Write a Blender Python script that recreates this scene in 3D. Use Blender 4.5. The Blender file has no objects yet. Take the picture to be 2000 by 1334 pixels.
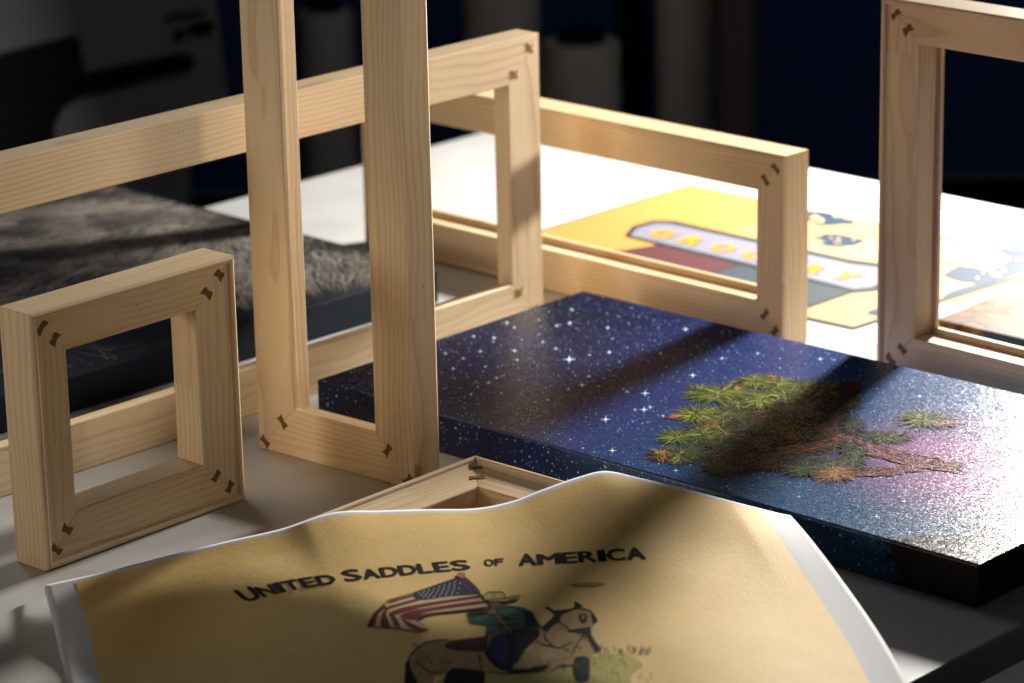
import bpy, bmesh, math, random
from mathutils import Vector, Matrix
random.seed(7)
SC = bpy.context.scene
COL = SC.collection

# ------------------------------------------------------------------ camera
F_PX, PITCH, ROLL = 6225.82, 0.30251, -0.02093       # measured from the frames' edges, for a 2000 px wide picture
CAM = Vector((0, 0, 1))
_f = Vector((0, math.cos(PITCH), -math.sin(PITCH)))
_u0 = Vector((0, math.sin(PITCH), math.cos(PITCH)))
_r0 = Vector((1, 0, 0))
_c, _s = math.cos(ROLL), math.sin(ROLL)
_r = _c * _r0 + _s * _u0
_u = -_s * _r0 + _c * _u0
cam = bpy.data.cameras.new('camera')
cam.sensor_width = 36
cam.lens = 36 * F_PX / 2000
cam.clip_start, cam.clip_end = 0.05, 100
cam.dof.use_dof = True
cam.dof.focus_distance = 2.80
cam.dof.aperture_fstop = 5.8
co = bpy.data.objects.new('camera', cam)
COL.objects.link(co)
co.matrix_world = Matrix(((_r.x, _u.x, -_f.x, CAM.x), (_r.y, _u.y, -_f.y, CAM.y), (_r.z, _u.z, -_f.z, CAM.z), (0, 0, 0, 1)))
SC.camera = co

# ------------------------------------------------------------------ light
world = bpy.data.worlds.new('World')
SC.world = world
world.use_nodes = True
bg = world.node_tree.nodes['Background']
bg.inputs[0].default_value = (0.75, 0.88, 1.0, 1)
bg.inputs[1].default_value = 0.015

def area(name, loc, target, size, power, col, shape='DISK', spread=180):
    l = bpy.data.lights.new(name, 'AREA')
    l.shape = shape
    l.size = size
    l.energy = power
    l.color = col
    l.spread = math.radians(spread)
    o = bpy.data.objects.new(name, l)
    COL.objects.link(o)
    o.location = loc
    o.rotation_euler = (Vector(target) - Vector(loc)).to_track_quat('-Z', 'Y').to_euler()
    return o
area('key_lamp', (0.88, 4.00, 0.49), (0.05, 2.85, 0.05), 0.14, 86, (1.0, 0.96, 0.89))
area('fill_lamp', (-2.4, 1.5, 0.50), (-0.30, 2.95, 0.28), 0.6, 0.95, (1.0, 0.88, 0.74), spread=40)
area('top_lamp', (-1.3, 4.6, 1.9), (-0.35, 2.85, 0.25), 0.7, 0.6, (0.86, 0.95, 1.0), spread=45)
area('bounce_fill', (1.9, 1.7, 0.8), (-0.05, 2.85, 0.42), 0.5, 0.35, (1.0, 0.88, 0.72), spread=25)  # added unseen fill from the right, stands in for bounced light
area('background_fill', (0.9, 3.6, 2.4), (0.3, 6.0, 0.5), 0.5, 1.2, (0.95, 0.97, 1.0), spread=100)  # added unseen fill that brightens the background rolls
SC.view_settings.view_transform = 'Standard'
SC.view_settings.look = 'None'
SC.view_settings.exposure = 0
SC.view_settings.gamma = 1
SC.view_settings.use_curve_mapping = False

# ------------------------------------------------------------------ measuring helpers
def ray(px, py):
    return _f + _r * ((px - 1000) / F_PX) - _u * ((py - 667) / F_PX)
def un(px, py, z=0.0):
    d = ray(px, py)
    return CAM + d * ((z - CAM.z) / d.z)
def pj(q):
    d = Vector(q) - CAM
    z = d.dot(_f)
    return (1000 + F_PX * d.dot(_r) / z, 667 - F_PX * d.dot(_u) / z)

# ------------------------------------------------------------------ object helpers
def tag(o, label=None, cat=None, group=None, kind=None):
    if label: o['label'] = label
    if cat: o['category'] = cat
    if group: o['group'] = group
    if kind: o['kind'] = kind
    return o
def empty(name, loc, rot=(0, 0, 0)):
    o = bpy.data.objects.new(name, None)
    COL.objects.link(o)
    o.location = loc
    o.rotation_euler = rot
    o.empty_display_size = 0.05
    return o
def link(name, bm, m, parent=None, mat=None, smooth=False):
    me = bpy.data.meshes.new(name)
    bmesh.ops.recalc_face_normals(bm, faces=bm.faces) if len(bm.faces) < 60000 and not getattr(bm, 'flat', False) else None
    bm.to_mesh(me)
    bm.free()
    if smooth:
        for p in me.polygons: p.use_smooth = True
    for mm in (m if isinstance(m, (list, tuple)) else [m]): me.materials.append(mm)
    o = bpy.data.objects.new(name, me)
    COL.objects.link(o)
    if parent: o.parent = parent
    if mat is not None: o.matrix_local = mat
    return o
def box(bm, x0, x1, y0, y1, z0, z1, bev=0.0):
    r = bmesh.ops.create_cube(bm, size=1)
    vs = r['verts']
    for v in vs:
        v.co = Vector((x0 + (v.co.x + .5) * (x1 - x0), y0 + (v.co.y + .5) * (y1 - y0), z0 + (v.co.z + .5) * (z1 - z0)))
    if bev > 0:
        es = list({e for v in vs for e in v.link_edges})
        bmesh.ops.bevel(bm, geom=es, offset=bev, segments=3, profile=0.5, affect='EDGES')

# ------------------------------------------------------------------ materials
class NT:
    def __init__(s, name):
        s.m = bpy.data.materials.new(name)
        s.m.use_nodes = True
        s.t = s.m.node_tree
        s.b = s.t.nodes['Principled BSDF']
    def n(s, typ, **k):
        x = s.t.nodes.new(typ)
        for a, v in k.items(): setattr(x, a, v)
        return x
    def l(s, a, b): s.t.links.new(a, b)
    def inp(s, sock, v):
        if hasattr(v, 'is_linked') or isinstance(v, bpy.types.NodeSocket): s.l(v, sock)
        else: sock.default_value = v
    def math(s, op, a, b=None, c=None, clamp=False):
        x = s.n('ShaderNodeMath', operation=op)
        x.use_clamp = clamp
        for i, v in enumerate((a, b, c)):
            if v is not None: s.inp(x.inputs[i], v)
        return x.outputs[0]
    def vmath(s, op, a, b=None):
        x = s.n('ShaderNodeVectorMath', operation=op)
        s.inp(x.inputs[0], a)
        if b is not None: s.inp(x.inputs[1], b)
        return x.outputs[0]
    def comb(s, x, y, z):
        c = s.n('ShaderNodeCombineXYZ')
        for i, v in enumerate((x, y, z)): s.inp(c.inputs[i], v)
        return c.outputs[0]
    def sep(s, v):
        c = s.n('ShaderNodeSeparateXYZ')
        s.l(v, c.inputs[0])
        return c.outputs
    def noise(s, vec, scale, detail=3, rough=.5, dist=0):
        x = s.n('ShaderNodeTexNoise')
        s.l(vec, x.inputs['Vector'])
        x.inputs['Scale'].default_value = scale
        x.inputs['Detail'].default_value = detail
        x.inputs['Roughness'].default_value = rough
        x.inputs['Distortion'].default_value = dist
        return x.outputs[0]
    def ramp(s, f, stops, interp='LINEAR'):
        x = s.n('ShaderNodeValToRGB')
        e = x.color_ramp
        e.interpolation = interp
        while len(e.elements) < len(stops): e.elements.new(0.5)
        for el, (p, c) in zip(e.elements, stops):
            el.position = p
            el.color = (*c, 1) if len(c) == 3 else c
        s.l(f, x.inputs[0])
        return x.outputs[0]
    def mix(s, f, a, b, blend='MIX'):
        x = s.n('ShaderNodeMix', data_type='RGBA', blend_type=blend)
        s.inp(x.inputs[0], f)
        for k, v in ((6, a), (7, b)):
            if isinstance(v, tuple): v = (*v, 1) if len(v) == 3 else v
            s.inp(x.inputs[k], v)
        return x.outputs[2]
    def bump(s, h, strength, dist):
        x = s.n('ShaderNodeBump')
        x.inputs['Strength'].default_value = strength
        x.inputs['Distance'].default_value = dist
        s.l(h, x.inputs['Height'])
        s.l(x.outputs[0], s.b.inputs['Normal'])
    def base(s, c):
        s.inp(s.b.inputs['Base Color'], (*c, 1) if isinstance(c, tuple) and len(c) == 3 else c)
    def set(s, rough=.5, spec=.5, **k):
        s.b.inputs['Roughness'].default_value = rough
        s.b.inputs['Specular IOR Level'].default_value = spec
    def obj(s): return s.n('ShaderNodeTexCoord').outputs['Object']

def plain(name, c, rough=.6, spec=.3, var=0.08, scale=40):
    n = NT(name)
    f = n.noise(n.obj(), scale, 4, .6)
    d = tuple(x * (1 - var) for x in c)
    e = tuple(min(1, x * (1 + var)) for x in c)
    n.base(n.ramp(f, [(.3, d), (.7, e)]))
    n.set(rough, spec)
    return n.m

def wood(name, light, dark, ring=.0036):
    n = NT(name)
    o = n.obj()
    rnd = n.n('ShaderNodeObjectInfo').outputs['Random']
    x, y, z = n.sep(o)
    # finger joint: past a zigzag line along the bar another board begins
    zig = n.math('PINGPONG', n.math('ADD', z, n.math('MULTIPLY', y, 1.0)), .0028)
    j0 = n.math('MULTIPLY_ADD', n.math('FRACT', n.math('MULTIPLY', rnd, 17.3)), .22, .05)
    jm = n.math('GREATER_THAN', n.math('MULTIPLY_ADD', zig, 3.6, x), j0)
    r2 = n.math('FRACT', n.math('MULTIPLY_ADD', jm, .377, n.math('MULTIPLY', rnd, 5.7)))
    r3 = n.math('FRACT', n.math('MULTIPLY', r2, 13.7))
    ang = n.math('MULTIPLY', r3, 6.283)
    rad = n.math('MULTIPLY_ADD', r2, .05, .028)
    cy = n.math('MULTIPLY_ADD', n.math('COSINE', ang), rad, .02)
    cz = n.math('MULTIPLY_ADD', n.math('SINE', ang), rad, .022)
    seed = n.math('MULTIPLY', r2, 50)
    lo = n.noise(n.comb(n.math('MULTIPLY_ADD', x, 5, seed), n.math('MULTIPLY', y, 16), n.math('MULTIPLY', z, 16)), 1, 2, .5)
    wob = n.math('MULTIPLY_ADD', lo, .016, -.008)
    dy = n.math('SUBTRACT', y, cy)
    dz = n.math('SUBTRACT', z, cz)
    rr = n.math('SQRT', n.math('ADD', n.math('MULTIPLY', dy, dy), n.math('MULTIPLY', dz, dz)))
    rr = n.math('ADD', rr, wob)
    fr = n.math('FRACT', n.math('DIVIDE', rr, ring))
    late = n.ramp(fr, [(0, (.1,) * 3), (.45, (.0,) * 3), (.82, (.55,) * 3), (.93, (1,) * 3), (1.0, (.1,) * 3)])
    fib = n.noise(n.comb(n.math('MULTIPLY_ADD', x, 12, seed), n.math('MULTIPLY', y, 700), n.math('MULTIPLY', z, 700)), 1, 3, .6)
    fuzz = n.noise(n.comb(n.math('MULTIPLY', x, 500), n.math('MULTIPLY', y, 1500), n.math('MULTIPLY', z, 1500)), 1, 2, .6)
    big = n.noise(n.comb(n.math('MULTIPLY_ADD', x, 6, seed), n.math('MULTIPLY', y, 30), n.math('MULTIPLY', z, 30)), 1, 2, .5)
    amt = n.math('MULTIPLY', late, n.math('MULTIPLY_ADD', big, 1.1, .16))
    c = n.mix(amt, light, dark)
    c = n.mix(n.math('MULTIPLY_ADD', fib, .5, -.12, clamp=True), c, tuple(v * .80 for v in light))
    # boards differ a little in warmth
    c = n.mix(n.math('MULTIPLY', r3, .8), c, n.mix(1.0, c, (.93, .85, .74), 'MULTIPLY'))
    c = n.mix(n.math('MULTIPLY', n.ramp(big, [(.35, (0,) * 3), (.7, (1,) * 3)]), .5), c, n.mix(1.0, c, (.92, .84, .76), 'MULTIPLY'))
    kn = n.n('ShaderNodeTexVoronoi')
    n.l(n.comb(n.math('MULTIPLY_ADD', x, 7, seed), n.math('MULTIPLY', y, 22), n.math('MULTIPLY', z, 22)), kn.inputs['Vector'])
    kn.inputs['Scale'].default_value = 1
    kd = n.math('ADD', kn.outputs['Distance'], n.math('MULTIPLY_ADD', lo, .06, -.03))
    kmask = n.math('GREATER_THAN', n.sep(kn.outputs['Color'])[0], .72)
    c = n.mix(n.math('MULTIPLY', kmask, n.ramp(kd, [(0, (.75,) * 3), (.045, (.5,) * 3), (.08, (.75,) * 3), (.12, (.15,) * 3), (.25, (0,) * 3)])), c, (.30, .16, .065))
    # cross-cut saw marks, faint
    saw = n.noise(n.comb(n.math('MULTIPLY', x, 900), n.math('MULTIPLY', y, 14), n.math('MULTIPLY', z, 14)), 1, 2, .5)
    c = n.mix(n.math('MULTIPLY_ADD', saw, .30, -.08, clamp=True), c, tuple(v * .84 for v in light))
    # glue line of the finger joint
    c = n.mix(n.math('MULTIPLY', n.math('COMPARE', n.math('MULTIPLY_ADD', zig, 3.6, x), j0, .0004), .35), c, tuple(v * .5 for v in light))
    # a few dark pin flecks
    vo = n.n('ShaderNodeTexVoronoi')
    n.l(n.comb(n.math('MULTIPLY_ADD', x, 30, seed), n.math('MULTIPLY', y, 45), n.math('MULTIPLY', z, 45)), vo.inputs['Vector'])
    vo.inputs['Scale'].default_value = 1
    fl = n.math('LESS_THAN', vo.outputs['Distance'], .035)
    c = n.mix(n.math('MULTIPLY', fl, .6), c, (.10, .06, .03))
    n.base(c)
    n.set(.48, .35)
    h = n.math('ADD', n.math('MULTIPLY', late, .35), n.math('ADD', n.math('MULTIPLY', fib, .8), n.math('MULTIPLY', fuzz, .7)))
    n.bump(h, .22, .0004)
    return n.m
PINE = wood('pine_wood', (.83, .65, .425), (.58, .39, .20), .0052)
PINE_PINK = wood('pine_wood_rosy', (.82, .645, .47), (.58, .40, .25), .0058)

def table_mat():
    n = NT('white_laminate')
    o = n.obj()
    sc = n.noise(n.comb(n.math('MULTIPLY', n.sep(o)[0], 260), n.math('MULTIPLY', n.sep(o)[1], 12), 0.0), 1, 3, .6)
    dirt = n.noise(o, 9, 5, .6)
    c = n.ramp(dirt, [(.3, (.48, .475, .46)), (.7, (.55, .55, .54))])
    X, Y, _ = n.sep(o)
    for a, b, sd in ((.7, .7, 0), (.95, -.3, 7), (-.4, .9, 13)):
        p = n.math('ADD', n.math('MULTIPLY', X, a * 9), n.math('MULTIPLY', Y, b * 9))
        q = n.math('ADD', n.math('MULTIPLY', X, -b * 55), n.math('MULTIPLY', Y, a * 55))
        r = n.math('ABSOLUTE', n.math('SUBTRACT', n.noise(n.comb(p, q, sd), 1, 2, .5), .5))
        mk = n.math('MULTIPLY', n.math('LESS_THAN', r, .0045), n.math('GREATER_THAN', n.noise(o, 14 + sd, 2), .54))
        c = n.mix(n.math('MULTIPLY', mk, .35), c, (.5, .48, .44))
    du = n.n('ShaderNodeTexVoronoi'); n.l(o, du.inputs['Vector']); du.inputs['Scale'].default_value = 150
    dm = n.math('MULTIPLY', n.math('LESS_THAN', du.outputs['Distance'], .10), n.math('GREATER_THAN', n.sep(du.outputs['Color'])[0], .80))
    c = n.mix(n.math('MULTIPLY', dm, .7), c, (.45, .33, .18))
    n.base(c)
    n.l(n.math('MULTIPLY_ADD', dirt, .22, .24), n.b.inputs['Roughness'])
    n.b.inputs['Specular IOR Level'].default_value = .45
    n.bump(n.math('ADD', n.math('MULTIPLY', sc, .5), n.noise(o, 500, 2)), .06, .0004)
    return n.m
KEYM = plain('brown_key_wood', (.17, .075, .025), .55, .3, .25, 300)
KEYA = plain('amber_key_wood', (.33, .15, .035), .5, .3, .4, 300)

def attr_mat(name, rough, spec, bump=None):
    n = NT(name)
    a = n.n('ShaderNodeAttribute', attribute_name='Col')
    n.base(a.outputs['Color'])
    n.set(rough, spec)
    if bump: n.bump(n.noise(n.obj(), bump[0], 2, .6), bump[1], bump[2])
    return n.m

# ------------------------------------------------------------------ setting
bm = bmesh.new(); box(bm, -6, 6, -1, 6.74, -.80, -.75)
tag(link('floor', bm, plain('dark_floor', (.012, .012, .014), .8, .1)), kind='structure')
bm = bmesh.new(); box(bm, -6, 6, 6.75, 6.85, -.749, 3)
tag(link('wall', bm, plain('dark_blue_wall', (.035, .07, .22), .9, .1)), kind='structure')

far = Vector((.05, 4.235)); dl = Vector((-.685, -.7285)); dr = Vector((.719, -.695))
T0 = far; T1 = far + dr * 1.518; T2 = T1 + dl * 2.3; T3 = far + dl * 2.3
table = tag(empty('work_table', (T2.x, T2.y, -.75)), 'large white work table with everything else laid out on it', 'table')
def slab(bm, pts, z0, z1, bev=0):
    lo = [bm.verts.new((p[0], p[1], z0)) for p in pts]
    hi = [bm.verts.new((p[0], p[1], z1)) for p in pts]
    bm.faces.new(lo[::-1]); bm.faces.new(hi)
    n = len(pts)
    es = []
    for i in range(n):
        bm.faces.new((lo[i], lo[(i + 1) % n], hi[(i + 1) % n], hi[i]))
    if bev:
        es = [e for e in bm.edges if e.verts[0] in hi and e.verts[1] in hi]
        bmesh.ops.bevel(bm, geom=es, offset=bev, segments=3, affect='EDGES', profile=.5)
off = Vector((T2.x, T2.y))
bm = bmesh.new(); slab(bm, [Vector(p) - off for p in (T3, T2, T1, T0)], .718, .75, .003)
link('tabletop', bm, table_mat(), table)
LEGM = plain('grey_steel', (.12, .12, .125), .4, .5)
for p in (T0, T1, T2, T3):
    q = p + ((T0 + T2) / 2 - p).normalized() * .14 - off
    bm = bmesh.new(); box(bm, q.x - .025, q.x + .025, q.y - .025, q.y + .025, 0, .717, .002)
    link('leg', bm, LEGM, table)

# ------------------------------------------------------------------ stretcher frames
def profile(b, t, e, flat, lip=True):
    c = .0008
    p = [(0, t - c), (0, .0028), (.0010, .0010), (.0024, 0), (.0046, 0), (.0060, .0012), (.0070, .0034), (.0092, .0046), (b - .0008, e), (b, e + .0010), (b, t - .0062), (b + .0052, t - .0060), (b + .0058, t - .0054), (b + .0058, t - c), (b + .005, t), (c, t)]
    if not lip: p = [q for q in p if q[0] <= b and q != (b, t - .0062)][:-1] + [(b, t - c), (b - c, t), (c, t)]
    if flat:
        p = [(0, c), (c, 0), (b - .0010, 0), (b, .0010), (b, .0054), (b - .0006, .0060), (b - .0055, .0062), (b - .0055, t - e - .001), (b - .0063, t - e), (.0092, t - .0046), (.0070, t - .0034), (.0060, t - .0012), (.0046, t), (.0024, t), (.0010, t - .001), (0, t - .0028)]
    return p
def bar_bm(L, b, t, e, flat, lip=True):
    bm = bmesh.new()
    pr = profile(b, t, e, flat, lip)
    g = .0002
    A = [bm.verts.new((s + g, v, s)) for s, v in pr]
    Bv = [bm.verts.new((L - s - g, v, s)) for s, v in pr]
    n = len(pr)
    for i in range(n):
        bm.faces.new((A[i], A[(i + 1) % n], Bv[(i + 1) % n], Bv[i]))
    bm.faces.new(A[::-1]); bm.faces.new(Bv)
    return bm
def key_bm(star=False, ln=.0064, wd=.0043, waist=.0023):
    bm = bmesh.new()
    if star:
        pts = []
        for k in range(8):
            r = .0062 if k % 2 == 0 else .0024
            a = k * math.pi / 4
            pts.append((r * math.cos(a) * (.9), r * math.sin(a) * 1.15))
    else:
        pts = [(-wd, -ln), (0, -ln * .93), (wd, -ln), (waist, 0), (wd, ln), (0, ln * .93), (-wd, ln), (-waist, 0)]
    lo = [bm.verts.new((x, .006, z)) for x, z in pts]
    hi = [bm.verts.new((x, -.0006, z)) for x, z in pts]
    n = len(pts)
    c0 = bm.verts.new((0, -.0006, 0)); c1 = bm.verts.new((0, .006, 0))
    for i in range(n):
        j = (i + 1) % n
        bm.faces.new((lo[i], lo[j], hi[j], hi[i]))
        bm.faces.new((hi[i], hi[j], c0)); bm.faces.new((lo[j], lo[i], c1))
    return bm
def frame(loc, rot, w, h, b, t, e, flat, label, m, star=False, ks=(.35, .68), lip=True):
    root = tag(empty('stretcher_frame', loc, rot), label, 'frame', 'wooden stretcher frames on the table')
    H = math.pi / 2
    for k, (o, L) in enumerate((((0, 0, 0), w), ((w, 0, 0), h), ((w, 0, h), w), ((0, 0, h), h))):
        mt = Matrix.Translation(o) @ Matrix.Rotation(-k * H, 4, 'Y')
        link('bar', bar_bm(L, b, t, e, flat, lip), m, root, mt)
    for k, (o, ang) in enumerate((((0, 0), 45), ((w, 0), 135), ((w, h), 225), ((0, h), 315))):
        a = math.radians(ang)
        for f in ks:
            q = (o[0] + f * b * math.sqrt(2) * math.cos(a), o[1] + f * b * math.sqrt(2) * math.sin(a))
            s = f * b
            if flat: v = 0.0
            else: v = .0046 + (e - .0046) * (s - .0092) / (b - .0092)
            mt = Matrix.Translation((q[0], v, q[1])) @ Matrix.Rotation(-a, 4, 'Y') @ Matrix.Rotation(random.uniform(-.16, .16), 4, 'Y') @ Matrix.Diagonal((random.uniform(.85, 1.15), 1, random.uniform(.88, 1.12), 1))
            link('joint_key', key_bm(star), KEYA if star else KEYM, root, mt)
    return root
E_ = .0083
ATH, MTH, LTH, WTH, RTH, STH = .82767, -.70421, .80753, -.77058, -.78976, -.7485
frame((-.40383, 2.56398, .0004), (0, 0, ATH), .23411, .23131, .04278, .0425, E_, False,
      'small square pine frame standing upright at the left, in front of the long frame', PINE, lip=False)
frame((-.24343, 2.87929, .0004), (0, 0, MTH), .19902, .80, .04779, .03675, E_, True,
      'tall narrow pine frame standing nearest the starry canvas, its top beyond the photo', PINE, ks=(.17, .68))
w = 0.86; h = .31243
lx, ly = .03496 - w * math.cos(LTH), 3.28513 - w * math.sin(LTH)
frame((lx, ly, .0004), (0, 0, LTH), w, h, .04821, .03535, E_, True,
      'long pine frame with small amber star keys passing behind the tall narrow frame', PINE, star=True, ks=(.28, .78))
w = .63; h = .20617
frame((.28172 - w * math.cos(WTH), 3.15417 - w * math.sin(WTH), .0004), (0, 0, WTH), w, h, .04395, .03952, E_, False,
      'low wide pine frame standing behind the starry canvas, in front of the grocery print', PINE, ks=(.36, .70))
frame((.36696, 3.0724, .0004), (0, 0, RTH), .46, .38535, .04274, .04184, E_, False,
      'large shaded pine frame at the right edge, behind the end of the starry canvas', PINE_PINK, ks=(.36, .68))
FY = -.742; fs = .285
frame((-.036 - fs * math.sin(-FY), 2.733 - fs * math.cos(FY), .0405), (-math.pi / 2, 0, FY), fs, fs, .045, .0400, E_, False,
      'pine frame lying flat on the table, mostly hidden under the cowboy poster', PINE)

# ------------------------------------------------------------------ printed shapes: polygons laid onto a surface
def tri_poly(bm, pts, colour, lay, step=None, to3=None):
    """pts: 2-D outline; filled, cut into small cells when the surface is curved, then mapped by to3(x, y)"""
    b2 = bmesh.new()
    vs = [b2.verts.new((p[0], p[1], 0)) for p in pts]
    try: b2.faces.new(vs)
    except ValueError:
        b2.free(); return
    b2.normal_update()
    bmesh.ops.triangulate(b2, faces=b2.faces[:], quad_method='BEAUTY', ngon_method='EAR_CLIP')
    if step:
        for ax in (0, 1):
            lo = min(v.co[ax] for v in b2.verts); hi = max(v.co[ax] for v in b2.verts)
            k = math.ceil(lo / step)
            while k * step < hi:
                pc = [0, 0, 0]; pc[ax] = k * step
                no = [0, 0, 0]; no[ax] = 1
                bmesh.ops.bisect_plane(b2, geom=b2.verts[:] + b2.edges[:] + b2.faces[:], plane_co=pc, plane_no=no, dist=1e-7)
                k += 1
    mp = {v: bm.verts.new(to3(v.co.x, v.co.y)) for v in b2.verts}
    cl = bm.loops.layers.float_color.get('Col') or bm.loops.layers.float_color.new('Col')
    for f in b2.faces:
        if f.calc_area() < 1e-14: continue
        try: nf = bm.faces.new([mp[v] for v in f.verts])
        except ValueError: continue
        for lp in nf.loops: lp[cl] = (*colour, 1)
    b2.free()
def up_faces(bm):
    bm.normal_update()
    bmesh.ops.reverse_faces(bm, faces=[f for f in bm.faces if f.normal.z < 0])
    bm.flat = True if False else None
def stroke(pts, w):
    L, R = [], []
    n = len(pts)
    for i, p in enumerate(pts):
        a = pts[max(0, i - 1)]; c = pts[min(n - 1, i + 1)]
        dx, dy = c[0] - a[0], c[1] - a[1]
        d = math.hypot(dx, dy) or 1
        ww = w * (1 if 0 < i < n - 1 else .6) / 2
        L.append((p[0] - dy / d * ww, p[1] + dx / d * ww)); R.append((p[0] + dy / d * ww, p[1] - dx / d * ww))
    return L + R[::-1]
def strokes(bm, pts, w, col, lay, step, to3):
    s = stroke(pts, w)
    n = len(pts)
    for i in range(n - 1):
        tri_poly(bm, [s[i], s[i + 1], s[2 * n - 2 - i], s[2 * n - 1 - i]], col, lay, step, to3)
def link_flat(name, bm, m, parent=None):
    bm.normal_update()
    fl = [f for f in bm.faces if f.normal.z < 0]
    if fl: bmesh.ops.reverse_faces(bm, faces=fl)
    me = bpy.data.meshes.new(name)
    bm.to_mesh(me); bm.free()
    me.materials.append(m)
    o = bpy.data.objects.new(name, me)
    COL.objects.link(o)
    if parent:
        o.parent = parent
        bpy.context.view_layer.update()
        o.matrix_parent_inverse = parent.matrix_world.inverted()
    return o
def glyph(ch, bold=.02):
    cu = bpy.data.curves.new('g', 'FONT')
    cu.body = ch; cu.size = 1; cu.offset = bold; cu.resolution_u = 3
    o = bpy.data.objects.new('g', cu)
    COL.objects.link(o)
    bpy.context.view_layer.update()
    me = bpy.data.meshes.new_from_object(o.evaluated_get(bpy.context.evaluated_depsgraph_get()))
    bpy.data.objects.remove(o); bpy.data.curves.remove(cu)
    xs = [v.co.x for v in me.vertices]; ys = [v.co.y for v in me.vertices]
    x0, x1, y0, y1 = min(xs), max(xs), min(ys), max(ys)
    V = [((v.co.x - x0) / (x1 - x0), (v.co.y - y0) / (y1 - y0)) for v in me.vertices]
    Fc = [list(p.vertices) for p in me.polygons]
    bpy.data.meshes.remove(me)
    return V, Fc, (x1 - x0) / (y1 - y0)
def put_glyph(bm, ch, quad, col, lay, to3, bold=.02, step=None):
    """quad: bl, br, tr, tl"""
    V, Fc, _ = glyph(ch, bold)
    bl, br, tr, tl = [Vector(q) for q in quad]
    P = []
    for x, y in V:
        P.append((bl * (1 - x) + br * x) * (1 - y) + (tl * (1 - x) + tr * x) * y)
    cl = bm.loops.layers.float_color.get('Col') or bm.loops.layers.float_color.new('Col')
    vv = [bm.verts.new(to3(p.x, p.y)) for p in P]
    for f in Fc:
        try: nf = bm.faces.new([vv[i] for i in f])
        except ValueError: continue
        for lp in nf.loops: lp[cl] = (*col, 1)

# ------------------------------------------------------------------ starry canvas
SW, SD, SH = .77928, .39408, .03861
def glitter(n, o, k=.23):
    # varnished weave: every thread crossing is a tiny facet with a tilt of its own
    geo = n.n('ShaderNodeNewGeometry').outputs['Normal']
    acc = geo
    for sc, kk in ((1150, k), (520, k * .45)):
        vo = n.n('ShaderNodeTexVoronoi')
        n.l(o, vo.inputs['Vector'])
        vo.inputs['Scale'].default_value = sc
        d = n.vmath('SUBTRACT', vo.outputs['Color'], (.5, .5, .5))
        acc = n.vmath('ADD', acc, n.vmath('MULTIPLY', d, (kk, kk, kk)))
    n.l(n.vmath('NORMALIZE', acc), n.b.inputs['Normal'])
def star_mat():
    n = NT('starry_print')
    o = n.obj()
    x, y, z = n.sep(o)
    u = n.math('DIVIDE', x, SW)
    v = n.math('DIVIDE', y, SD)
    neb = n.noise(o, 7, 4, .55, .6)
    uu = n.math('ADD', u, n.math('MULTIPLY_ADD', neb, .16, -.08))
    c = n.ramp(uu, [(0, (.004, .006, .020)), (.2, (.007, .011, .06)), (.42, (.009, .028, .15)), (.62, (.008, .052, .17)), (.85, (.014, .08, .22)), (1, (.02, .07, .15))])
    c = n.mix(n.math('MULTIPLY', n.ramp(neb, [(.42, (0,) * 3), (.72, (1,) * 3)]), .6), c, (.012, .018, .12))
    # the side towards the front of the picture turns teal, a rosy cloud at the far right
    c = n.mix(n.math('MULTIPLY', n.ramp(v, [(0, (1,) * 3), (.55, (0,) * 3)]), n.ramp(u, [(.35, (0,) * 3), (.7, (.6,) * 3)])), c, (.010, .085, .20))
    dx = n.math('SUBTRACT', u, .86); dy = n.math('MULTIPLY', n.math('SUBTRACT', v, .52), .62)
    rr = n.math('SQRT', n.math('ADD', n.math('MULTIPLY', dx, dx), n.math('MULTIPLY', dy, dy)))
    rr = n.math('ADD', rr, n.math('MULTIPLY_ADD', neb, .22, -.11))
    c = n.mix(n.ramp(rr, [(.04, (.9,) * 3), (.25, (0,) * 3)]), c, (.33, .07, .26))
    # dark land at the foot of the picture (right end of the front)
    land = n.math('ADD', u, n.math('MULTIPLY_ADD', n.noise(o, 30, 5, .7), .17, -.085))
    land = n.math('SUBTRACT', land, n.math('MULTIPLY', v, .33))
    top = n.math('GREATER_THAN', z, SH - .0012)
    lm = n.math('GREATER_THAN', land, .885)
    c = n.mix(lm, c, (.010, .008, .007))
    # three sizes of printed stars
    notland = n.math('SUBTRACT', 1, lm)
    for sc, rad, keep, cols in ((330, .19, .40, ((.30, .45, .6), (.12, .45, .50), (.5, .3, .3))), (170, .14, .42, ((.55, .7, .9), (.25, .7, .8), (.75, .5, .45))), (70, .075, .5, ((.8, .88, 1), (.5, .85, 1), (.9, .8, .7)))):
        vo = n.n('ShaderNodeTexVoronoi')
        n.l(o, vo.inputs['Vector'])
        vo.inputs['Scale'].default_value = sc
        cr, cg, cb = n.sep(n.vmath('ADD', vo.outputs['Color'], (0, 0, 0)))
        thr = n.math('MULTIPLY', rad, n.math('MULTIPLY_ADD', cg, .9, .35))
        s = n.math('MULTIPLY', n.math('LESS_THAN', vo.outputs['Distance'], thr), n.math('GREATER_THAN', cr, keep))
        s = n.math('MULTIPLY', s, notland)
        c = n.mix(s, c, n.ramp(cb, [(0, cols[0]), (.5, cols[1]), (.85, cols[2])], 'CONSTANT'))
    n.base(c)
    n.set(.27, .42)
    glitter(n, o)
    return n.m
canvas = tag(empty('canvas_print', (-.192, 2.9676, .0004), (0, 0, STH)), 'glossy canvas print of a starry night sky and a spiky desert tree, lying flat', 'canvas')
bm = bmesh.new(); box(bm, 0, SW, 0, SD, 0, SH, .0022)
link('wrapped_canvas', bm, star_mat(), canvas)
INKG = attr_mat('glossy_print_ink', .27, .42)
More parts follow.
